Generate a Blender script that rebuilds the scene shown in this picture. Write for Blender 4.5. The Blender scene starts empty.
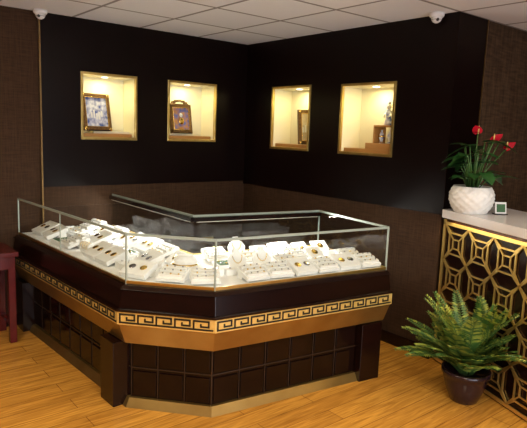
import bpy, bmesh, math, random
from mathutils import Vector, Matrix, Euler
random.seed(7)
scene=bpy.context.scene
V=Vector
# ------------------------------------------------------------ materials
def newmat(name):
    m=bpy.data.materials.new(name); m.use_nodes=True
    nt=m.node_tree; b=nt.nodes['Principled BSDF']
    return m,nt,b
def mat(name,col,rough=.5,metal=0.,emis=None,estr=0.,noise=None,bump=0.,nscale=30.,spec=.5):
    m,nt,b=newmat(name)
    b.inputs['Base Color'].default_value=(*col,1); b.inputs['Roughness'].default_value=rough
    b.inputs['Metallic'].default_value=metal; b.inputs['Specular IOR Level'].default_value=spec
    if emis: b.inputs['Emission Color'].default_value=(*emis,1); b.inputs['Emission Strength'].default_value=estr
    if noise is not None or bump:
        tc=nt.nodes.new('ShaderNodeTexCoord'); n=nt.nodes.new('ShaderNodeTexNoise'); n.inputs['Scale'].default_value=nscale
        n.inputs['Detail'].default_value=4
        nt.links.new(tc.outputs['Object'],n.inputs['Vector'])
        if noise is not None:
            r=nt.nodes.new('ShaderNodeValToRGB'); r.color_ramp.elements[0].color=(*col,1); r.color_ramp.elements[1].color=(*noise,1)
            r.color_ramp.elements[0].position=.35; r.color_ramp.elements[1].position=.65
            nt.links.new(n.outputs['Fac'],r.inputs['Fac']); nt.links.new(r.outputs['Color'],b.inputs['Base Color'])
        if bump:
            bp=nt.nodes.new('ShaderNodeBump'); bp.inputs['Strength'].default_value=bump; bp.inputs['Distance'].default_value=.01
            nt.links.new(n.outputs['Fac'],bp.inputs['Height']); nt.links.new(bp.outputs['Normal'],b.inputs['Normal'])
    return m
def wood_mat(name,c1,c2,rough=.3,scale=(3,3,40),spec=.5):
    m,nt,b=newmat(name)
    tc=nt.nodes.new('ShaderNodeTexCoord'); mp=nt.nodes.new('ShaderNodeMapping'); mp.inputs['Scale'].default_value=scale
    n=nt.nodes.new('ShaderNodeTexNoise'); n.inputs['Scale'].default_value=1.5; n.inputs['Detail'].default_value=6; n.inputs['Distortion'].default_value=.6
    r=nt.nodes.new('ShaderNodeValToRGB'); r.color_ramp.elements[0].color=(*c1,1); r.color_ramp.elements[1].color=(*c2,1)
    nt.links.new(tc.outputs['Object'],mp.inputs['Vector']); nt.links.new(mp.outputs['Vector'],n.inputs['Vector'])
    nt.links.new(n.outputs['Fac'],r.inputs['Fac']); nt.links.new(r.outputs['Color'],b.inputs['Base Color'])
    b.inputs['Roughness'].default_value=rough; b.inputs['Specular IOR Level'].default_value=spec
    return m
def weave_mat(name,c1,c2,rough=.8,s=90.):
    m,nt,b=newmat(name)
    tc=nt.nodes.new('ShaderNodeTexCoord')
    outs=[]
    for sc in ((s,s,6),(8,8,s)):
        mp=nt.nodes.new('ShaderNodeMapping'); mp.inputs['Scale'].default_value=sc
        n=nt.nodes.new('ShaderNodeTexNoise'); n.inputs['Scale'].default_value=1.; n.inputs['Detail'].default_value=2
        nt.links.new(tc.outputs['Object'],mp.inputs['Vector']); nt.links.new(mp.outputs['Vector'],n.inputs['Vector']); outs.append(n.outputs['Fac'])
    a=nt.nodes.new('ShaderNodeMath'); a.operation='MULTIPLY_ADD'; a.inputs[1].default_value=.5
    h=nt.nodes.new('ShaderNodeMath'); h.operation='MULTIPLY'; h.inputs[1].default_value=.5
    nt.links.new(outs[0],a.inputs[0]); nt.links.new(outs[1],h.inputs[0]); nt.links.new(h.outputs[0],a.inputs[2])
    r=nt.nodes.new('ShaderNodeValToRGB'); r.color_ramp.elements[0].color=(*c1,1); r.color_ramp.elements[1].color=(*c2,1)
    r.color_ramp.elements[0].position=.38; r.color_ramp.elements[1].position=.62
    nt.links.new(a.outputs[0],r.inputs['Fac']); nt.links.new(r.outputs['Color'],b.inputs['Base Color'])
    b.inputs['Roughness'].default_value=rough; b.inputs['Specular IOR Level'].default_value=.2
    return m
def floor_mat():
    m,nt,b=newmat('floor_planks')
    tc=nt.nodes.new('ShaderNodeTexCoord')
    mp=nt.nodes.new('ShaderNodeMapping'); mp.inputs['Rotation'].default_value=(0,0,0)
    br=nt.nodes.new('ShaderNodeTexBrick'); br.offset=.37; br.offset_frequency=2
    br.inputs['Scale'].default_value=1; br.inputs['Brick Width'].default_value=1.2; br.inputs['Row Height'].default_value=.125
    br.inputs['Mortar Size'].default_value=.0022; br.inputs['Mortar Smooth'].default_value=.1; br.inputs['Bias'].default_value=0
    br.inputs['Color1'].default_value=(.66,.33,.055,1); br.inputs['Color2'].default_value=(.55,.26,.042,1); br.inputs['Mortar'].default_value=(.26,.11,.022,1)
    nt.links.new(tc.outputs['Object'],mp.inputs['Vector']); nt.links.new(mp.outputs['Vector'],br.inputs['Vector'])
    m2=nt.nodes.new('ShaderNodeMapping'); m2.inputs['Scale'].default_value=(1.6,22,1)
    n=nt.nodes.new('ShaderNodeTexNoise'); n.inputs['Scale'].default_value=2; n.inputs['Detail'].default_value=6; n.inputs['Distortion'].default_value=1.2
    nt.links.new(tc.outputs['Object'],m2.inputs['Vector']); nt.links.new(m2.outputs['Vector'],n.inputs['Vector'])
    r=nt.nodes.new('ShaderNodeValToRGB'); r.color_ramp.elements[0].color=(.65,.57,.5,1); r.color_ramp.elements[1].color=(1.2,1.2,1.2,1)
    r.color_ramp.elements[0].position=.3; r.color_ramp.elements[1].position=.7
    nt.links.new(n.outputs['Fac'],r.inputs['Fac'])
    mx=nt.nodes.new('ShaderNodeMix'); mx.data_type='RGBA'; mx.blend_type='MULTIPLY'; mx.inputs[0].default_value=1
    nt.links.new(br.outputs['Color'],mx.inputs[6]); nt.links.new(r.outputs['Color'],mx.inputs[7])
    nt.links.new(mx.outputs[2],b.inputs['Base Color'])
    b.inputs['Roughness'].default_value=.22
    return m
def ceil_mat():
    m,nt,b=newmat('ceiling_tiles')
    tc=nt.nodes.new('ShaderNodeTexCoord')
    br=nt.nodes.new('ShaderNodeTexBrick'); br.offset=0
    br.inputs['Scale'].default_value=1; br.inputs['Brick Width'].default_value=.6; br.inputs['Row Height'].default_value=.6
    br.inputs['Mortar Size'].default_value=.014; br.inputs['Mortar Smooth'].default_value=.1
    br.inputs['Color1'].default_value=(.86,.88,.95,1); br.inputs['Color2'].default_value=(.78,.80,.88,1); br.inputs['Mortar'].default_value=(.25,.24,.27,1)
    nt.links.new(tc.outputs['Object'],br.inputs['Vector']); nt.links.new(br.outputs['Color'],b.inputs['Base Color'])
    b.inputs['Roughness'].default_value=.6
    return m
def glass_mat():
    m=bpy.data.materials.new('showcase_glass'); m.use_nodes=True; nt=m.node_tree; nt.nodes.clear()
    o=nt.nodes.new('ShaderNodeOutputMaterial'); mx=nt.nodes.new('ShaderNodeMixShader'); t=nt.nodes.new('ShaderNodeBsdfTransparent'); g=nt.nodes.new('ShaderNodeBsdfGlossy')
    t.inputs['Color'].default_value=(.95,.98,.965,1); g.inputs['Roughness'].default_value=.03
    lw=nt.nodes.new('ShaderNodeLayerWeight'); lw.inputs[0].default_value=.5
    pw=nt.nodes.new('ShaderNodeMath'); pw.operation='POWER'; pw.inputs[1].default_value=5
    ma=nt.nodes.new('ShaderNodeMath'); ma.operation='MULTIPLY_ADD'; ma.inputs[1].default_value=.8; ma.inputs[2].default_value=.045
    nt.links.new(lw.outputs['Facing'],pw.inputs[0]); nt.links.new(pw.outputs[0],ma.inputs[0])
    nt.links.new(ma.outputs[0],mx.inputs[0]); nt.links.new(t.outputs[0],mx.inputs[1]); nt.links.new(g.outputs[0],mx.inputs[2]); nt.links.new(mx.outputs[0],o.inputs[0])
    return m
M={}
M['panel']=wood_mat('dark_wall_panel',(.0035,.0011,.0009),(.006,.002,.0016),.32,(4,4,.8),spec=.13)
M['weave']=weave_mat('brown_wallpaper',(.030,.014,.006),(.055,.027,.013))
M['weave2']=weave_mat('gold_brown_wallpaper',(.03,.015,.007),(.075,.042,.020),s=60)
M['floor']=floor_mat(); M['ceil']=ceil_mat(); M['glass']=glass_mat()
M['gold']=mat('brushed_gold',(.72,.54,.20),.3,1.,noise=(.60,.42,.13),nscale=12)
M['goldd']=mat('antique_gold',(.20,.12,.045),.4,.8,noise=(.15,.09,.03),nscale=12)
M['goldb']=mat('bright_gold_band',(.80,.55,.15),.40,.55,noise=(.88,.62,.20),nscale=20)
M['goldl']=mat('polished_lattice_gold',(.72,.48,.14),.32,.8,noise=(.80,.56,.18),nscale=14)
M['goldp']=mat('satin_gold_panel',(.42,.27,.085),.30,.85,noise=(.35,.21,.06),nscale=6)
M['dwood']=wood_mat('dark_walnut',(.006,.0018,.0013),(.014,.004,.0025),.2,(2,2,30),spec=.35)
M['dtile']=mat('dark_gloss_panel',(.006,.002,.0016),.12,0,noise=(.010,.0035,.0025),nscale=5,spec=.28)
M['groove']=mat('black_groove',(.030,.015,.006),.4,.3)
M['key']=mat('black_fret',(.010,.007,.005),.4)
M['cream']=mat('niche_cream',(.80,.76,.56),.7,bump=.05)
M['cloth']=mat('white_display_fabric',(.88,.88,.87),.8,noise=(.91,.91,.90),nscale=60,bump=.05)
M['cloth2']=mat('cream_leatherette',(.84,.83,.80),.6)
M['green']=mat('green_velvet',(.05,.13,.06),.8)
M['bgold']=mat('jewelry_gold',(.9,.62,.2),.25,1.)
M['silver']=mat('jewelry_silver',(.55,.55,.60),.2,1.)
M['darkstone']=mat('dark_velvet',(.03,.03,.035),.7)
M['edge']=mat('glass_edge',(.40,.47,.42),.25,.2)
M['black']=mat('black_plastic',(.01,.01,.01),.3)
M['white']=mat('white_plastic',(.75,.75,.75),.4)
M['slab']=mat('white_marble_top',(.78,.76,.78),.2,noise=(.84,.82,.84),nscale=4)
M['red']=mat('red_lacquer_wood',(.075,.006,.007),.22,noise=(.11,.010,.010),nscale=8)
M['ceramic']=mat('white_ceramic',(.82,.82,.80),.3)
M['soil']=mat('soil',(.03,.018,.01),.9,bump=.4)
M['leaf']=mat('anthurium_leaf',(.018,.075,.016),.35,noise=(.03,.12,.025),nscale=25)
M['stem']=mat('plant_stem',(.06,.14,.03),.5)
M['spathe']=mat('red_spathe',(.55,.012,.03),.25)
M['spadix']=mat('spadix',(.75,.5,.15),.5)
M['fern']=mat('fern_green',(.03,.085,.015),.45,noise=(.06,.14,.025),nscale=30)
M['fernY']=mat('fern_yellow_green',(.32,.34,.05),.45,noise=(.16,.24,.035),nscale=30)
M['pot']=mat('dark_glazed_pot',(.022,.009,.012),.15)
M['frame']=mat('carved_bronze_frame',(.14,.07,.03),.4,.6,noise=(.26,.15,.06),nscale=60,bump=.5)
M['blue']=mat('blue_porcelain_picture',(.03,.08,.36),.3,noise=(.78,.80,.88),nscale=22)
M['orange']=mat('amber_picture',(.55,.25,.06),.4,noise=(.10,.14,.45),nscale=28)
M['paper']=mat('pale_picture',(.80,.72,.55),.6,noise=(.6,.48,.30),nscale=14)
M['honey']=wood_mat('honey_wood',(.35,.16,.04),(.55,.28,.08),.35,(3,3,30))
M['led']=mat('led_strip',(.6,.55,.45),.5,emis=(1,.85,.6),estr=.25)
M['lamp']=mat('lamp_diffuser',(1,1,1),.5,emis=(1,.88,.68),estr=5)
M['fillpane']=mat('fill_window_glow',(.8,.8,.8),.5,emis=(.75,.85,1),estr=1.5)  # cool glow for the added window behind the camera
# ------------------------------------------------------------ mesh builder
class MB:
    def __init__(s,name): s.name=name; s.bm=bmesh.new(); s.mats=[]
    def mi(s,m):
        if m not in s.mats: s.mats.append(m)
        return s.mats.index(m)
    def faces(s,vs,fs,m,smooth=False):
        bv=[s.bm.verts.new(v) for v in vs]; k=s.mi(m)
        for f in fs:
            try:
                F=s.bm.faces.new([bv[i] for i in f]); F.material_index=k; F.smooth=smooth
            except ValueError: pass
    def box(s,c,size,m,rot=None,taper=1.):
        x,y,z=[a/2 for a in size]; R=rot if rot is not None else Matrix.Identity(3); c=V(c)
        vs=[]
        for sz in (-1,1):
            t=taper if sz>0 else 1
            for sx,sy in ((-1,-1),(1,-1),(1,1),(-1,1)): vs.append(c+R@V((sx*x*t,sy*y*t,sz*z)))
        s.faces(vs,[(3,2,1,0),(4,5,6,7),(0,1,5,4),(1,2,6,5),(2,3,7,6),(3,0,4,7)],m)
    def bb(s,a,b,m): s.box(((a[0]+b[0])/2,(a[1]+b[1])/2,(a[2]+b[2])/2),(abs(b[0]-a[0]),abs(b[1]-a[1]),abs(b[2]-a[2])),m)
    def prism(s,poly,z0,z1,m,poly1=None):
        n=len(poly); p1=poly1 or poly
        vs=[V((p[0],p[1],z0)) for p in poly]+[V((p[0],p[1],z1)) for p in p1]
        s.faces(vs,[tuple(reversed(range(n))),tuple(range(n,2*n))]+[(i,(i+1)%n,n+(i+1)%n,n+i) for i in range(n)],m)
    def lathe(s,prof,c,m,seg=24,rot=None,smooth=True,disp=None):
        R=rot if rot is not None else Matrix.Identity(3); c=V(c); vs=[]
        for j,(r,z) in enumerate(prof):
            for i in range(seg):
                a=2*math.pi*i/seg; rr=r+(disp(a,j) if disp else 0)
                vs.append(c+R@V((rr*math.cos(a),rr*math.sin(a),z)))
        fs=[]
        for j in range(len(prof)-1):
            for i in range(seg):
                fs.append((j*seg+i,j*seg+(i+1)%seg,(j+1)*seg+(i+1)%seg,(j+1)*seg+i))
        fs.append(tuple(reversed(range(seg)))); n=(len(prof)-1)*seg; fs.append(tuple(range(n,n+seg)))
        s.faces(vs,fs,m,smooth)
    def sphere(s,c,r,m,seg=12,sc=(1,1,1),rot=None):
        pr=[(max(1e-4,r*math.sin(math.pi*k/8)),-r*math.cos(math.pi*k/8)) for k in range(9)]
        R=(rot if rot is not None else Matrix.Identity(3))@Matrix.Diagonal(sc)
        s.lathe(pr,c,m,seg,R)
    def tube(s,pts,r,m,seg=6):
        pts=[V(p) for p in pts]; vs=[]
        for i,p in enumerate(pts):
            d=(pts[min(i+1,len(pts)-1)]-pts[max(i-1,0)]).normalized()
            a=d.cross(V((0,0,1)));  a=a.normalized() if a.length>1e-3 else V((1,0,0)); b=d.cross(a)
            rr=r[i] if isinstance(r,(list,tuple)) else r
            for k in range(seg):
                t=2*math.pi*k/seg; vs.append(p+a*(rr*math.cos(t))+b*(rr*math.sin(t)))
        fs=[(i*seg+k,i*seg+(k+1)%seg,(i+1)*seg+(k+1)%seg,(i+1)*seg+k) for i in range(len(pts)-1) for k in range(seg)]
        fs.append(tuple(range(seg))); n=(len(pts)-1)*seg; fs.append(tuple(reversed(range(n,n+seg))))
        s.faces(vs,fs,m,True)
    def bar(s,p,q,w,h,m,up=V((0,0,1))):
        p=V(p);q=V(q); d=q-p; L=d.length; d=d.normalized(); sd=d.cross(up)
        if sd.length<1e-4: sd=V((1,0,0))
        sd.normalize(); u=sd.cross(d)
        R=Matrix((d,sd,u)).transposed()
        s.box((p+q)/2,(L,w,h),m,R)
    def done(s,bevel=0.,parent=None,fixn=True):
        if fixn: bmesh.ops.recalc_face_normals(s.bm,faces=s.bm.faces[:])
        me=bpy.data.meshes.new(s.name); s.bm.to_mesh(me); s.bm.free()
        for m in s.mats: me.materials.append(M[m])
        o=bpy.data.objects.new(s.name,me); scene.collection.objects.link(o)
        if bevel:
            b=o.modifiers.new('bevel','BEVEL'); b.width=bevel; b.segments=2; b.limit_method='ANGLE'
        if parent: o.parent=parent
        return o
def empty(name,loc=(0,0,0)):
    e=bpy.data.objects.new(name,None); scene.collection.objects.link(e); e.location=loc; e.empty_display_size=.1; return e
def offset(poly,ds):
    n=len(poly); out=[]
    for i in range(n):
        p0=V(poly[i-1]).to_2d();p1=V(poly[i]).to_2d();p2=V(poly[(i+1)%n]).to_2d()
        d1=(p1-p0).normalized(); d2=(p2-p1).normalized()
        n1=V((d1.y,-d1.x)); n2=V((d2.y,-d2.x))
        da=ds[i-1]; db=ds[i]
        det=n1.x*n2.y-n1.y*n2.x
        if abs(det)<1e-6: out.append(((p1+n1*da).x,(p1+n1*da).y)); continue
        x=(da*n2.y-n1.y*db)/det; y=(n1.x*db-da*n2.x)/det
        out.append((p1.x+x,p1.y+y))
    return out
# ------------------------------------------------------------ room shell
CH=2.51; WX0=-5.6; WY0=-7.2; WX1=2.6
o=MB('floor'); o.bb((WX0,WY0,-.08),(WX1,.25,0),'floor'); o.done()
o=MB('ceiling'); o.bb((WX0,WY0,CH),(WX1,.25,CH+.08),'ceil'); o.done()
WH=1.10
nA=[(-1.73,-1.25,1.54,2.07),(-.91,-.40,1.54,2.07)]
nB=[(-.96,-.45,1.50,2.06),(-1.90,-1.36,1.50,2.05)]
al_split=-2.07
def wallA():
    o=MB('wall_back')
    o.bb((WX0,0,0),(al_split,.25,CH),'weave')
    al=sorted([al_split,.25]+[h[k] for h in nA for k in (0,1)]); zl=[0,WH+.03,1.54,2.07,CH]
    for i in range(len(al)-1):
        for j in range(len(zl)-1):
            ca=(al[i]+al[i+1])/2; cz=(zl[j]+zl[j+1])/2
            if any(h[0]<ca<h[1] and h[2]<cz<h[3] for h in nA): continue
            m='panel' if cz>WH else 'weave'; f=-.012 if m=='panel' else 0
            o.bb((al[i],f,zl[j]),(al[i+1],.25,zl[j+1]),m)
    return o.done()
def wallB():
    o=MB('wall_right')
    al=sorted([-2.38,-.0]+[h[k] for h in nB for k in (0,1)]); zl=[0,WH,1.50,2.05,2.06,CH]
    for i in range(len(al)-1):
        for j in range(len(zl)-1):
            ca=(al[i]+al[i+1])/2; cz=(zl[j]+zl[j+1])/2
            if any(h[0]<ca<h[1] and h[2]<cz<h[3] for h in nB): continue
            m='panel' if cz>WH else 'weave'; f=-.012 if m=='panel' else 0
            o.bb((f,al[i],zl[j]),(.25,al[i+1],zl[j+1]),m)
    return o.done()
WA=wallA(); WB=wallB()
o=MB('wall_alcove'); 
o.bb((.25,-2.38,0),(WX1,-2.13,CH),'panel')
o.bb((.0,-2.40,1.1),(.36,-2.38,CH),'panel')
o.bb((.38,-2.392,0),(WX1,-2.38,CH),'weave2')
o.done()
o=MB('trim_alcove'); o.bb((.36,-2.405,0),(.370,-2.38,CH),'goldd'); o.bb((-.014,-2.405,1.1),(.0,-2.38,CH),'panel'); o.done()
o=MB('wall_east'); o.bb((WX1,WY0,0),(WX1+.1,-2.13,CH),'weave'); o.done()
o=MB('wall_left'); o.bb((WX0-.1,WY0,0),(WX0,.25,CH),'weave'); o.done()
o=MB('wall_front'); o.bb((WX0,WY0-.1,0),(WX1,WY0,CH),'weave'); o.done()
o=MB('fill_window')  # unseen window added behind the camera as a cool fill source
wx0,wx1,wz0,wz1=-4.6,-.8,.3,2.25
o.bb((wx0,WY0+.005,wz0),(wx1,WY0+.015,wz1),'fillpane')
for x in (wx0,(2*wx0+wx1)/3,(wx0+2*wx1)/3,wx1): o.bb((x-.03,WY0,wz0-.03),(x+.03,WY0+.05,wz1+.03),'dwood')
for z in (wz0,wz1): o.bb((wx0,WY0,z-.03),(wx1,WY0+.05,z+.03),'dwood')
o.done()
l=bpy.data.lights.new('cool_fill_light','AREA'); l.shape='RECTANGLE'; l.size=3.6; l.size_y=1.8; l.energy=100; l.color=(.78,.87,1)  # added fill lamp, lifts the ceiling and the floor sheen
lo=bpy.data.objects.new('cool_fill_light',l); scene.collection.objects.link(lo); lo.location=((wx0+wx1)/2,WY0+.08,(wz0+wz1)/2); lo.rotation_euler=(math.radians(90),0,0)
o=MB('trim_1'); o.bb((-2.077,-.020,0),(-2.064,-.001,CH),'goldd'); o.done()
o=MB('baseboard_right'); o.bb((-.018,-2.39,0),(-.001,-.02,.09),'dwood'); o.done()
o=MB('baseboard_back'); o.bb((WX0,-.018,0),(-2.09,-.001,.09),'dwood'); o.bb((-2.05,-.018,0),(-.02,-.001,.09),'dwood'); o.done()
# ------------------------------------------------------------ niches
def niche(a0,a1,z0,z1,wall):
    o=MB('display_niche'); D=.22; t=.006
    def B(a,b,d0,d1,za,zb,m):
        if wall=='A': o.bb((a,d0,za),(b,d1,zb),m)
        else: o.bb((d0,a,za),(d1,b,zb),m)
    B(a0,a1,D,D+t,z0,z1,'cream'); B(a0,a0+t,0,D,z0,z1,'cream'); B(a1-t,a1,0,D,z0,z1,'cream')
    B(a0,a1,0,D,z0,z0+t,'cream'); B(a0,a1,0,D,z1-t,z1,'cream')
    w=.016
    for (p,q,r,s_) in ((a0-w,a0+.004,z0-w,z1+w),(a1-.004,a1+w,z0-w,z1+w),(a0,a1,z0-w,z0+.008),(a0,a1,z1-.004,z1+w)):
        B(p,q,-.024,.01,r,s_,'gold')
    ca=(a0+a1)/2
    B(ca-.02,ca+.02,.07,.11,z1-t-.006,z1-t,'lamp')
    o.done(.002,parent=WA if wall=='A' else WB)
    l=bpy.data.lights.new('niche_downlight','AREA'); l.shape='DISK'; l.size=.05; l.energy=1.9; l.color=(1,.83,.42)
    lo=bpy.data.objects.new('niche_downlight',l); scene.collection.objects.link(lo)
    lo.location=(ca,.09,z1-.02) if wall=='A' else (.09,ca,z1-.02)
for h in nA: niche(*h,'A')
for h in nB: niche(*h,'B')
def Rz(a): return Matrix.Rotation(a,3,'Z')
def Rx(a): return Matrix.Rotation(a,3,'X')
def framed(name,c,w,h,rot,pic,arch=False,tilt=-.14):
    o=MB(name); R=rot@Rx(tilt); c=V(c)
    def b(x,z,sx,sz,y,sy,m): o.box(c+R@V((x,y,z)),(sx,sy,sz),m,R)
    f=.034
    b(0,h/2,w-.02,h-.02,0,.012,'dwood')
    b(0,h/2,w-2*f,h-2*f,-.008,.008,pic)
    for sx in (-1,1): b(sx*(w/2-f/2),h/2,f,h,-.006,.024,'frame')
    for z in (f/2,h-f/2): b(0,z,w,f,-.006,.024,'frame')
    for sx in (-1,1): b(sx*(w/2-f),h/2,.006,h-2*f,-.018,.006,'bgold')
    for z in (f,h-f): b(0,z,w-2*f,.006,-.018,.006,'bgold')
    if arch:
        for k in range(7):
            a=math.pi*k/6; b(math.cos(a)*w*.32,h+math.sin(a)*.035-.004,.04,.02,-.006,.022,'frame')
        o.sphere(c+R@V((0,-.016,h*.42)),.035,'bgold',sc=(1,.4,1),rot=R)
        o.sphere(c+R@V((0,-.016,h*.62)),.02,'ceramic',sc=(1,.4,1),rot=R)
    else:
        for sx,sz in ((-1,0),(1,0),(-1,1),(1,1)): o.sphere(c+R@V((sx*(w/2-.016),-.02,.016+sz*(h-.032))),.014,'bgold',sc=(1,.5,1),rot=R)
        for k in range(5): b((-2+k)*.026,h*.42+.012*math.sin(k*2),.018,.05+.02*(k%2),-.013,.004,'ceramic')
    o.bar(c+R@V((0,.01,h*.8)),V((c+rot@V((0,.085,0))).to_tuple()[:2]+(c.z,)),.012,.006,'dwood')
    o.box(c+rot@V((0,-.012,.004)),(w*.8,.05,.008),'dwood',rot)
    return o.done(.0015)
def platform(name,a0,a1,d0,d1,z0,z1,wall,m='cream'):
    o=MB(name)
    if wall=='A': o.bb((a0,d0,z0),(a1,d1,z1),m); 
    else: o.bb((d0,a0,z0),(d1,a1,z1),m)
    return o
z0=1.547
o=platform('display_plinth',-1.715,-1.265,.02,.2,z0,z0+.03,'A','honey'); o.bb((-1.60,.07,z0+.03),(-1.265,.2,z0+.05),'cream'); o.done(.002,parent=WA)
framed('framed_plaque',(-1.57,.06,z0+.052),.29,.32,Rz(.25),'blue',tilt=-.16)
o=platform('display_plinth',-.895,-.415,.02,.2,z0,z0+.03,'A','honey'); o.bb((-.895,.07,z0+.03),(-.6,.2,z0+.05),'cream'); o.done(.002,parent=WA)
framed('framed_plaque',(-.73,.06,z0+.052),.27,.28,Rz(.2),'orange',arch=True)
z0=1.507
o=platform('display_plinth',-.945,-.465,.02,.2,z0,z0+.03,'B','honey'); o.done(.002,parent=WB)
framed('framed_plaque',(.10,-.84,z0+.034),.20,.32,Rz(-.25),'paper',tilt=-.14)
o=platform('display_plinth',-1.885,-1.375,.02,.2,z0,z0+.03,'B','honey')
o.bb((.03,-1.885,z0+.03),(.2,-1.60,z0+.08),'honey'); o.bb((.05,-1.885,z0+.21),(.2,-1.66,z0+.225),'honey'); o.bb((.05,-1.672,z0+.08),(.2,-1.66,z0+.21),'honey')
o.done(.002,parent=WB)
def figurine(name,c,s,m1,m2):
    o=MB(name); c=V(c)
    o.lathe([(.026*s,0),(.03*s,.01*s),(.018*s,.03*s),(.034*s,.07*s),(.036*s,.09*s),(.02*s,.125*s),(.010*s,.145*s),(.016*s,.165*s)],c,m1,16)
    o.lathe([(.0365*s,.075*s),(.0375*s,.08*s),(.037*s,.092*s),(.034*s,.098*s)],c,m2,16)
    o.lathe([(.0305*s,.008*s),(.031*s,.014*s),(.027*s,.018*s)],c,m2,16)
    return o.done()
figurine('porcelain_vase',(.10,-1.80,z0+.081),.75,'ceramic','blue')
figurine('porcelain_vase',(.10,-1.71,z0+.081),.65,'blue','bgold')
o=MB('porcelain_figurine'); c=V((.11,-1.76,z0+.226))
o.lathe([(.035,0),(.032,.02),(.022,.06),(.028,.10),(.018,.125),(.008,.13)],c,'blue',16); o.sphere(c+V((0,0,.15)),.024,'ceramic'); o.sphere(c+V((0,0,.176)),.012,'blue')
for s_ in (-1,1): o.tube([c+V((0,s_*.024,.11)),c+V((-.02,s_*.034,.08)),c+V((-.035,s_*.015,.065))],.008,'ceramic')
o.done()
# ------------------------------------------------------------ showcase
OUT=[(-2.27,-.03),(-2.17,-1.78),(-1.82,-2.17),(-.56,-2.36),(-.44,-1.58),(-1.47,-1.38),(-1.47,-.03)]
def off(d):
    p=offset(OUT,[d,d,d,d*.15,d,d,0]); p[0]=(p[0][0],-.03); p[-1]=(p[-1][0],-.03); return p
ZB=.755; ZT=1.045
case=empty('glass_jewelry_showcase',(-1.8,-1.8,0))
def addcase(o,bev=0.):
    ob=o.done(bev); ob.parent=case; ob.matrix_parent_inverse=Matrix.Translation((1.8,1.8,0)); return ob
o=MB('base_cabinet'); o.prism(off(-.05),.05,.44,'dtile'); 
b=off(-.05)
for (p,q) in ((0,1),(1,2),(2,3)):
    p0=V((*b[p],0));p1=V((*b[q],0)); d=(p1-p0).normalized(); n=V((d.y,-d.x,0)); L=(p1-p0).length
    o.bar(p0+n*.004+V((0,0,.235)),p1+n*.004+V((0,0,.235)),.006,.008,'groove')
    k=max(2,round(L/.17))
    for i in range(k+1):
        c=p0+d*(L*i/k)+n*.004; o.bar(c+V((0,0,.05)),c+V((0,0,.43)),.007,.006,'groove',up=n)
    for i in range(k):
        for zz,hh in ((.14,.15),(.33,.15)):
            c=p0+d*(L*(i+.5)/k)+n*.003+V((0,0,zz))
            R=Matrix((d,-n,V((0,0,1)))).transposed(); o.box(c,(L/k-.02,.012,hh),'dtile',R)
addcase(o,.002)
o=MB('plinth'); o.prism(off(.0),0,.05,'goldp',off(-.03)); addcase(o)
o=MB('gold_skirt'); o.prism(off(.005),.405,.535,'goldp',off(.055)); addcase(o)
o=MB('fret_band'); o.prism(off(.065),.535,.612,'goldb'); 
b=off(.065)
for (p,q) in ((0,1),(1,2),(2,3),(3,4)):
    p0=V((*b[p],0));p1=V((*b[q],0)); d=(p1-p0).normalized(); n=V((d.y,-d.x,0)); L=(p1-p0).length
    k=max(1,round((L-.03)/.105)); w=(L-.03)/k
    def sg(u0,v0,u1,v1):
        A=p0+d*u0+n*.001+V((0,0,.549+v0*.048)); Bq=p0+d*u1+n*.001+V((0,0,.549+v1*.048))
        if abs(u1-u0)>1e-6: A-=d*.0045; Bq+=d*.0045
        o.bar(A,Bq,.0095,.005,'key',up=n)
    for i in range(k):
        u=.015+i*w
        sg(u,0,u+w,0); sg(u,0,u,1); sg(u,1,u+w*.8,1); sg(u+w*.8,.35,u+w*.8,1); sg(u+w*.38,.35,u+w*.8,.35); sg(u+w*.38,.35,u+w*.38,.7)
addcase(o)
o=MB('upper_moulding'); o.prism(off(.075),.612,.625,'dwood'); o.prism(off(.05),.625,.735,'dwood',off(.03)); o.prism(off(.045),.735,ZB,'dwood',off(.015)); addcase(o,.002)
o=MB('legs')
def leg(c,sx,sy,ang): o.box((c[0],c[1],.2),(sx,sy,.40),'dwood',Rz(ang))
leg((-2.175,-1.655),.12,.17,.04); leg((-.655,-2.285),.17,.16,-.15)
leg((-2.235,-.13),.14,.16,0)
addcase(o,.003)
o=MB('display_deck'); o.prism(off(-.012),ZB,ZB+.012,'cloth'); addcase(o)
o=MB('glass_panes')
g=off(-.003); n=len(g)
def pane(a,b,z0,z1): o.faces([V((*a,z0)),V((*b,z0)),V((*b,z1)),V((*a,z1))],[(0,1,2,3)],'glass')
for i in range(n-1): pane(g[i],g[i+1],ZB+.012,ZT)
o.faces([V((*p,ZT)) for p in off(-.003)],[tuple(range(n))],'glass')
addcase(o)
o=MB('glass_edges')
for i in range(n-1):
    o.bar(V((*g[i],ZT)),V((*g[i+1],ZT)),.012,.014,'edge' )
    o.bar(V((*g[i],ZB+.012)),V((*g[i+1],ZB+.012)),.010,.018,'gold')
for i in range(0,5): o.bar(V((*g[i],ZB)),V((*g[i],ZT)),.009,.009,'edge',up=V((0,1,0)))
o.bar(V((-2.220,-.85,ZB)),V((-2.220,-.85,ZT)),.005,.005,'edge',up=V((0,1,0)))
addcase(o)
o=MB('led_rail')
gi=off(-.02)
for i in (4,5):
    p,q=V((*gi[i],0)),V((*gi[i+1],0))
    o.bar(p+V((0,0,ZT-.022)),q+V((0,0,ZT-.022)),.03,.030,'dwood')
    d=(q-p).normalized(); nn=V((-d.y,d.x,0))
    o.bar(p+d*.03+nn*.0+V((0,0,ZT-.040)),q-d*.03+nn*.0+V((0,0,ZT-.040)),.012,.006,'led')
addcase(o)
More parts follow.
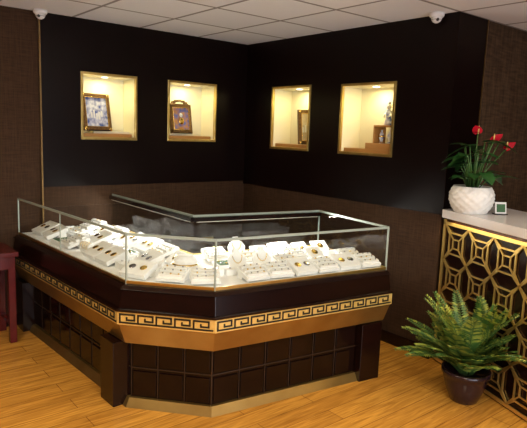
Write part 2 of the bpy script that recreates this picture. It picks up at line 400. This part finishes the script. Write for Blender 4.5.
def strip(name,p,q,z,nrm,en):
    l=bpy.data.lights.new(name,'AREA'); l.shape='RECTANGLE'; p=V(p);q=V(q); l.size=(q-p).length-.1; l.size_y=.012; l.energy=en; l.color=(1,.96,.88)
    lo=bpy.data.objects.new(name,l); scene.collection.objects.link(lo); lo.location=((p.x+q.x)/2,(p.y+q.y)/2,z)
    d=(q-p).normalized(); xa=V((d.x,d.y,0)); za=-(V((nrm[0],nrm[1],0)).normalized()*.9+V((0,0,-1))).normalized()
    ya=za.cross(xa).normalized(); za=xa.cross(ya)
    lo.rotation_euler=Matrix((xa,ya,za)).transposed().to_euler()
strip('showcase_led',(-1.50,-1.36),(-1.50,-.05),ZT-.045,(-1,0),10)
strip('showcase_led',(-1.50,-1.42),(-.47,-1.615),ZT-.045,(-.15,-1),10)
# ---------------- jewellery displays
jw=MB('jewelry_display_trays')
ZD=ZB+.013
def item(c,ang,kind,w,d):
    R=Rz(ang); c=V((c[0],c[1],ZD))
    def b(x,y,z,sx,sy,sz,m,RR=None): jw.box(c+R@V((x,y,z)),(sx,sy,sz),m,R@RR if RR is not None else R)
    if kind=='tray':
        t=.30; T=Rx(t); h=.02+d*.5*math.sin(t)
        b(0,0,h,w,d,.022,'cloth',T)
        b(0,d*.25,h*.6,w*.9,d*.4,h*1.1,'cloth')
        rows=3
        for r in range(rows):
            y=-d/2+d*(r+.7)/(rows+.4)
            p=c+R@V((0,0,h))+R@T@V((0,y,.018)); jw.box(p,(w*.86,d*.17,.016),'cloth2',R@T)
            for k in range(3):
                jw.box(c+R@V((0,0,h))+R@T@V((-w*.28+w*.28*k,y,.029)),(.008,.008,.008),random.choice(['bgold','silver','silver']),R@T)
    elif kind=='pad':
        t=.38; T=Rx(t); h=.02+d*.5*math.sin(t)
        b(0,0,h,w,d,.03,'cloth',T); b(0,d*.25,h*.6,w*.8,d*.35,h*1.1,'cloth')
        for k in range(2):
            pp=c+R@V((0,0,h))+R@T@V((-w*.22+w*.44*k,0,.018))
            jw.lathe([(.020,-.002),(.023,.001),(.020,.003)],pp,random.choice(['bgold','silver']),14,R@T)
    elif kind=='flat':
        b(0,0,.012,w,d,.022,'cloth'); b(0,0,.0245,w*.88,d*.84,.003,'green')
        for k in range(4):
            for j in range(2): b(-w*.3+w*.2*k,-d*.2+d*.4*j,.03,.014,.014,.008,random.choice(['bgold','silver']))
    elif kind=='book':
        T=Rx(.55); b(0,0,.035,w*.8,d*.75,.012,'cloth',T); b(0,.02,.02,w*.3,.03,.04,'cloth')
        p=c+R@V((0,0,.035))
        jw.lathe([(.022,0),(.026,.002),(.022,.004)],p+R@T@V((0,0,.007)),'bgold',14,R@T)
    elif kind=='bust':
        T=Rx(-.35)
        pts=[(-.055,0),(.055,0),(.065,.07),(.045,.10),(.02,.115),(.018,.14),(-.018,.14),(-.02,.115),(-.045,.10),(-.065,.07)]
        RR=R@T; vs=[c+R@V((0,.01,.01))+RR@V((x,y_,z)) for y_ in (-.008,.008) for x,z in pts]; nn=len(pts)
        jw.faces(vs,[tuple(range(nn)),tuple(reversed(range(nn,2*nn)))]+[(i,(i+1)%nn,nn+(i+1)%nn,nn+i) for i in range(nn)],'cloth')
        b(0,0,.006,.11,.09,.012,'cloth')
        pp=[c+R@V((0,.01,.01))+RR@V((.035*math.cos(a),-.012,.095+.05*math.sin(a))) for a in [math.pi+math.pi*k/8 for k in range(9)]]
        jw.tube(pp,.0025,'bgold',5)
    elif kind=='round':
        jw.lathe([(.11,0),(.112,.025),(.105,.035),(.08,.045),(.072,.075),(.05,.095),(.01,.098)],c,'cloth',28)
        jw.lathe([(.086,.040),(.088,.045),(.080,.050)],c,'bgold',28)
    elif kind=='cube':
        for k in range(2):
            x=-w*.25+w*.5*k; hh=.03+.02*random.random(); b(x,0,hh/2,w*.4,w*.4,hh,'cloth'); b(x,0,hh+.004,.012,.012,.008,'silver')
    elif kind=='roll':
        jw.lathe([(.02,-w*.4),(.024,-w*.38),(.024,w*.38),(.02,w*.4)],c+V((0,0,.045)),'cloth',14,R@Matrix.Rotation(math.pi/2,3,'Y'))
        b(0,0,.012,w*.5,.06,.024,'cloth')
        for k in range(4): jw.lathe([(.025,-.002),(.027,0),(.025,.002)],c+V((0,0,.045))+R@V((-w*.25+w*.17*k,0,0)),'bgold',14,R@Matrix.Rotation(math.pi/2,3,'Y'))
aL=-math.pi/2
for i in range(8):
    y=-.17-i*.195
    for j in range(3):
        x=-2.10+j*.20-.0*i+(.012*i if j==0 else 0)*.6
        kind=['tray','pad','book'][j] if i%2 else ['pad','cube','tray'][j]
        if random.random()<.35: kind=random.choice(['cube','pad','book','roll','tray','pad'])
        if (i,j) in ((5,1),(2,0)): kind='flat'
        item((x+random.uniform(-.01,.01),y+random.uniform(-.01,.01)),aL+random.uniform(-.15,.15),kind,.175,.165)
item((-2.06,-1.72),-1.1,'pad',.18,.14); item((-1.93,-1.90),-.84,'tray',.17,.14); item((-1.80,-2.04),-.5,'tray',.17,.13)
item((-1.74,-1.72),-.84,'round',.2,.2)
item((-1.90,-1.60),-1.2,'book',.15,.14); item((-1.60,-1.94),-.3,'cube',.16,.13)
aR=math.atan2(-.19,1.26); uR=V((math.cos(aR),math.sin(aR))); vR=V((-uR.y,uR.x)); c0=V((-1.82,-2.17))
for i in range(6):
    for j in range(4):
        p=c0+uR*(.30+i*.175)+vR*(.10+j*.175)
        kind=[['tray','pad','flat','tray'],['tray','cube','book','roll'],['pad','tray','cube','book']][i%3][j]
        if random.random()<.3: kind=random.choice(['tray','book','cube','pad','bust'])
        if p.y>-1.50 : continue
        item((p.x,p.y),aR+random.uniform(-.1,.1),kind,.16,.145)
jo=jw.done(.0015); jo.parent=case; jo.matrix_parent_inverse=Matrix.Translation((1.8,1.8,0))
# ------------------------------------------------------------ reception counter
rc=empty('reception_counter',(0,-3,0))
def addrc(o,bev=0.):
    ob=o.done(bev); ob.parent=rc; ob.matrix_parent_inverse=Matrix.Translation((0,3,0)); return ob
du=V((-.366,-.9306,0)).normalized(); dn=V((-.9306,.366,0)).normalized() # dn outward to room
S0=V((-.03,-2.41,0)); LEN=1.5
poly=[S0,S0+du*LEN,S0+du*LEN-dn*.59]; bx=poly[2]-du*((poly[2].y+2.41)/du.y); poly.append(V((bx.x,-2.41,0)))
pl=[(p.x,p.y) for p in poly]
o=MB('counter_top'); o.prism(pl,1.085,1.144,'slab'); addrc(o,.004)
bo=[S0-dn*.05+V((0,-.002,0)),S0+du*(LEN-.03)-dn*.05,S0+du*(LEN-.03)-dn*.56]; bo.append(V((bx.x-.06,-2.412,0)))
bo[0]=V((bo[0].x,-2.412,0))
o=MB('counter_body'); o.prism([(p.x,p.y) for p in bo],0,1.085,'dwood'); addrc(o)
o=MB('gold_lattice')
F0_=bo[0]; 
def L2(u0,v0,u1,v1,w=.013,dz=.006,m='goldl'):
    A=F0_+du*u0+dn*dz+V((0,0,v0)); Bq=F0_+du*u1+dn*dz+V((0,0,v1)); o.bar(A,Bq,w,.010,m,up=dn)
cw=.25; nu=6; nv=4; v0=.035
UL=cw*nu-.05
L2(.0,v0-.01,UL,v0-.01,.022); L2(.0,v0+cw*nv+.010,UL,v0+cw*nv+.010,.022); L2(.010,.02,.010,1.07,.022)
U0_=.025
UM=LEN-.06
def Lc(a,b,w):
    if min(a[0],b[0])<U0_-.001 or min(a[1],b[1])<v0-.001 or max(a[1],b[1])>v0+cw*nv+.001 or max(a[0],b[0])>UM: return
    L2(*a,*b,w)
def hexa(ax,ay,bx_,by_):
    dx,dy=(bx_-ax),(by_-ay); nx,ny=-dy,dx; k=.25; h=.20
    pts=[(ax,ay),(ax+dx*k+nx*h,ay+dy*k+ny*h),(bx_-dx*k+nx*h,by_-dy*k+ny*h),(bx_,by_),(bx_-dx*k-nx*h,by_-dy*k-ny*h),(ax+dx*k-nx*h,ay+dy*k-ny*h)]
    for i in range(6): Lc(pts[i],pts[(i+1)%6],.010)
for i in range(nu+1):
    for j in range(nv+1):
        x=U0_+i*cw;y=v0+j*cw
        if i<nu: hexa(x,y,x+cw,y)
        if j<nv: hexa(x,y,x,y+cw)
        if i<nu and j<nv:
            cx,cy=x+cw/2,y+cw/2; k=.13*cw
            for sx in (-1,1):
                for sy in (-1,1): Lc((cx+sx*cw/2,cy+sy*cw/2),(cx+sx*k,cy+sy*k),.008)
            q=[(cx-k,cy-k),(cx+k,cy-k),(cx+k,cy+k),(cx-k,cy+k)]
            for t in range(4): Lc(q[t],q[(t+1)%4],.008)
addrc(o)
p=S0+du*.72-dn*.022
l=bpy.data.lights.new('counter_led','AREA'); l.shape='RECTANGLE'; l.size=1.3; l.size_y=.015; l.energy=4; l.color=(1,.78,.40)
lo=bpy.data.objects.new('counter_led',l); scene.collection.objects.link(lo); lo.location=(p.x,p.y,1.078)
lo.rotation_euler=(0,0,math.atan2(du.y,du.x))
def onslab(u,n_): q=S0+du*u-dn*n_; return V((q.x,q.y,1.145))
c=onslab(.27,.27); o=MB('card_holder'); R=Rz(-.6)
o.box(c+V((0,0,.004)),(.09,.045,.008),'black',R); o.box(c+V((0,0,.045)),(.08,.008,.08),'white',R@Rx(-.2)); o.box(c+R@V((0,-.006,.045)),(.06,.004,.055),'green',R@Rx(-.2)); o.done(.001)
# ------------------------------------------------------------ anthurium in white planter
c=onslab(.175,.10)
pl_=empty('potted_anthurium',c)
def addp(o,par,bev=0.):
    ob=o.done(bev); ob.parent=par; ob.matrix_parent_inverse=Matrix.Translation(-par.location); return ob
o=MB('bowl_planter'); prof=[]
N=22
for j in range(N+1):
    t=j/N; z=.185*t; r=.070+.078*math.sin(math.pi*(.10+.68*t))**.8; prof.append((r,z))
prof+= [(prof[-1][0]-.012,.185),(prof[-1][0]-.016,.165)]
def dsp(a,j):
    if j<1 or j>N-2: return 0
    ph=math.pi*(j//3%2)
    return .006*math.sin(a*14+ph)*abs(math.sin(math.pi*(j%3+.5)/3))
o.lathe(prof,c,'ceramic',96,disp=dsp); addp(o,pl_)
o=MB('soil_disc'); o.lathe([(.10,0),(.09,.012),(.02,.02)],c+V((0,0,.155)),'soil',24); addp(o,pl_)
def heart(o,base,dirv,up,L,W,m,curl=.15):
    dirv=dirv.normalized(); sd=dirv.cross(up).normalized(); nm=sd.cross(dirv).normalized()
    pts=[(0,0),(.5,-.14),(.85,-.02),(1.,.2),(.92,.45),(.65,.72),(.3,.9),(0,1.05)]
    vs=[]; 
    for k in range(8):
        x,y=pts[k]; vs.append(base+dirv*(y*L)+nm*(-curl*L*y*y))
        vs.append(base+dirv*(y*L)+sd*(x*W/2)+nm*(-curl*L*y*y+.10*W*x)); vs.append(base+dirv*(y*L)-sd*(x*W/2)+nm*(-curl*L*y*y+.10*W*x))
    fs=[]
    for k in range(7):
        fs.append((3*k,3*k+1,3*k+4,3*k+3)); fs.append((3*k,3*k+3,3*k+5,3*k+2))
    o.faces(vs,fs,m,True)
o=MB('leaves'); random.seed(4)
for k in range(42):
    a=2*math.pi*k/42*2.6+random.uniform(-.2,.2); h=random.uniform(.06,.34); r=random.uniform(.05,.20)
    if math.sin(a)>0: r=min(r,.10)
    ln=random.uniform(.10,.14)
    b0=c+V((.03*math.cos(a),.03*math.sin(a),.16)); t=c+V((r*math.cos(a),r*math.sin(a),.16+h))
    if t.y+ln*math.sin(a)>-2.43: ln*=.5
    o.tube([b0,(b0+t)/2+V((0,0,.03)),t],.004,'stem',5)
    heart(o,t,V((math.cos(a),math.sin(a),random.uniform(-.6,.2))),V((0,0,1)),ln,random.uniform(.08,.12),'leaf')
addp(o,pl_)
o=MB('flowers')
vd=V((-.75,-.62,0)); rt=V((.774,-.633,0))
for (dx,h,dy) in ((.0,.38,-.02),(.10,.33,-.06),(-.05,.21,-.10),(.21,.28,.02)):
    t=c+rt*dx+V((0,0,.165+h))+vd*(-dy)
    if t.y>-2.47: t.y=-2.47
    b0=c+V((0,0,.165)); o.tube([b0,(b0+t)/2+V((0,0,.02)),t],.004,'stem',5)
    if h>.26:
        heart(o,t-V((0,0,.0)),(rt*(.5 if dx>0 else -.3)+V((0,0,.55))+vd*.4),-vd+V((0,0,1)),.075,.065,'spathe',.1)
        heart(o,t,(rt*(-.8)+V((0,0,.2))+vd*.3),V((0,0,1)),.05,.05,'spathe',.1)
        o.tube([t+vd*.01,t+vd*.02+V((0,0,.03)),t+vd*.025+V((0,0,.05))],[.005,.005,.003],'spadix',6)
addp(o,pl_)
# ------------------------------------------------------------ potted fern
c=V((-.385,-2.905,0)); pf=empty('potted_fern',c)
o=MB('flower_pot'); o.lathe([(.075,0),(.085,.008),(.115,.08),(.135,.15),(.14,.18),(.15,.185),(.15,.21),(.135,.212),(.128,.18)],c,'pot',32); o.lathe([(.125,.16),(.10,.175),(.02,.18)],c,'soil',24); addp(o,pf)
o=MB('fronds'); random.seed(11)
for k in range(84):
    a=2.39996*k+random.uniform(-.2,.2); el=random.uniform(.85,1.5); L=random.uniform(.28,.48)
    if k%6==0: el=1.45;L=.54
    dh=V((math.cos(a),math.sin(a),0)); p=c+V((.04*math.cos(a),.04*math.sin(a),.18)); e=el; pts=[p.copy()]; ns=16
    for i in range(ns):
        p=p+(dh*math.cos(e)+V((0,0,math.sin(e))))*(L/ns); e-=(.05+.05*(1-el/1.5)); pts.append(p.copy())
    for q in pts:
        dd=(q-F0_).dot(dn)-.05
        if dd<0: q-=dn*dd*.98
        if q.z<.03: q.z=.03
    o.tube(pts,[.003*(1-.7*i/ns) for i in range(ns+1)],'stem',4)
    yl=random.random()
    for i in range(3,ns+1):
        t=i/ns; w=.060*math.sin(math.pi*min(1,(t*.86+.10)))**.7+.008
        d=(pts[i]-pts[i-1]).normalized(); sd=d.cross(V((0,0,1))); sd=sd.normalized() if sd.length>.01 else V((1,0,0)); nm=sd.cross(d)
        for s_ in (-1,1):
            for hf in (0,.5):
                b0=pts[i-1].lerp(pts[i],hf)
                tip=b0+sd*s_*w+d*w*.55+nm*.012+V((0,0,-.2*w)); mid=(b0+tip)/2; q=.008*(.6+.6*(1-t))+.003
                o.faces([b0,mid-d*q+nm*.003,tip,mid+d*q+nm*.003],[(0,1,2,3)],'fernY' if random.random()<.2+.5*yl else 'fern')
addp(o,pf)
# ------------------------------------------------------------ red lacquer side table
o=MB('lacquered_side_table')
x0,x1,y0,y1,h=-3.0,-2.38,-.42,-.03,.70
o.bb((x0,y0,h-.035),(x1,y1,h),'red'); o.bb((x0+.02,y0+.02,h-.13),(x1-.02,y1-.02,h-.035),'red')
for x in (x0+.045,x1-.045):
    for y in (y0+.045,y1-.045):
        o.box((x,y,(h-.12)/2),(.05,.05,h-.12),'red')
o.bar((x1-.045,y0+.045,.14),(x1-.045,y1-.045,.14),.03,.03,'red'); o.bar((x0+.045,y0+.045,.14),(x0+.045,y1-.045,.14),.03,.03,'red'); o.bar((x0+.045,y1-.045,.16),(x1-.045,y1-.045,.16),.03,.03,'red')
o.done(.004)
# ------------------------------------------------------------ security cameras
def dome(x,y):
    o=MB('dome_security_camera'); c=V((x,y,CH))
    o.lathe([(.052,0),(.052,-.02),(.045,-.03),(.04,-.031)],c,'white',24)
    o.lathe([(.038,-.03),(.036,-.045),(.026,-.06),(.012,-.068),(.001,-.07)],c,'white',24)
    o.lathe([(.0365,-.040),(.0355,-.046),(.0345,-.048)],c,'black',24)
    o.sphere(c+V((-.018,-.022,-.048)),.012,'black')
    o.done()
dome(-2.08,-.08); dome(-.07,-2.26)
# ------------------------------------------------------------ ceiling lamps
def panel_light(x,y,sx,sy,en,col,m='lamp'):
    o=MB('ceiling_panel_light'); o.bb((x-sx/2,y-sy/2,CH-.012),(x+sx/2,y+sy/2,CH),'white'); o.bb((x-sx/2+.015,y-sy/2+.015,CH-.016),(x+sx/2-.015,y+sy/2-.015,CH-.012),m); o.done()
    l=bpy.data.lights.new('panel_light','AREA'); l.shape='RECTANGLE'; l.size=sx-.05; l.size_y=sy-.05; l.energy=en; l.color=col
    lo=bpy.data.objects.new('panel_light',l); scene.collection.objects.link(lo); lo.location=(x,y,CH-.03)
panel_light(-3.9,-2.4,.6,.6,46,(1,.84,.58)); panel_light(-2.4,-4.2,.6,.6,38,(1,.84,.58)); panel_light(-.6,-4.8,.6,.6,22,(1,.84,.58)); panel_light(-4.2,-5.4,.6,.6,20,(1,.85,.6))
# ------------------------------------------------------------ world + camera
w=bpy.data.worlds.new('world'); scene.world=w; w.use_nodes=True; w.node_tree.nodes['Background'].inputs[0].default_value=(.25,.25,.3,1); w.node_tree.nodes['Background'].inputs[1].default_value=.2
pitch=math.radians(8.5); roll=.0377; az=math.radians(39.3)
F0=V((math.sin(az),math.cos(az),0)); R0=V((math.cos(az),-math.sin(az),0)); F=(F0*math.cos(pitch)-V((0,0,math.sin(pitch)))).normalized(); U0=R0.cross(F)
cr=R0*math.cos(roll)+U0*math.sin(roll); cu=-R0*math.sin(roll)+U0*math.cos(roll)
cd=bpy.data.cameras.new('camera'); cd.sensor_width=36; cd.sensor_fit='HORIZONTAL'; cd.lens=554/527*36; cd.clip_start=.05
co=bpy.data.objects.new('camera',cd); scene.collection.objects.link(co)
co.matrix_world=Matrix.Translation((-3.52,-4.65,1.65))@Matrix((cr,cu,-F)).transposed().to_4x4()
scene.camera=co
scene.view_settings.view_transform='Standard'
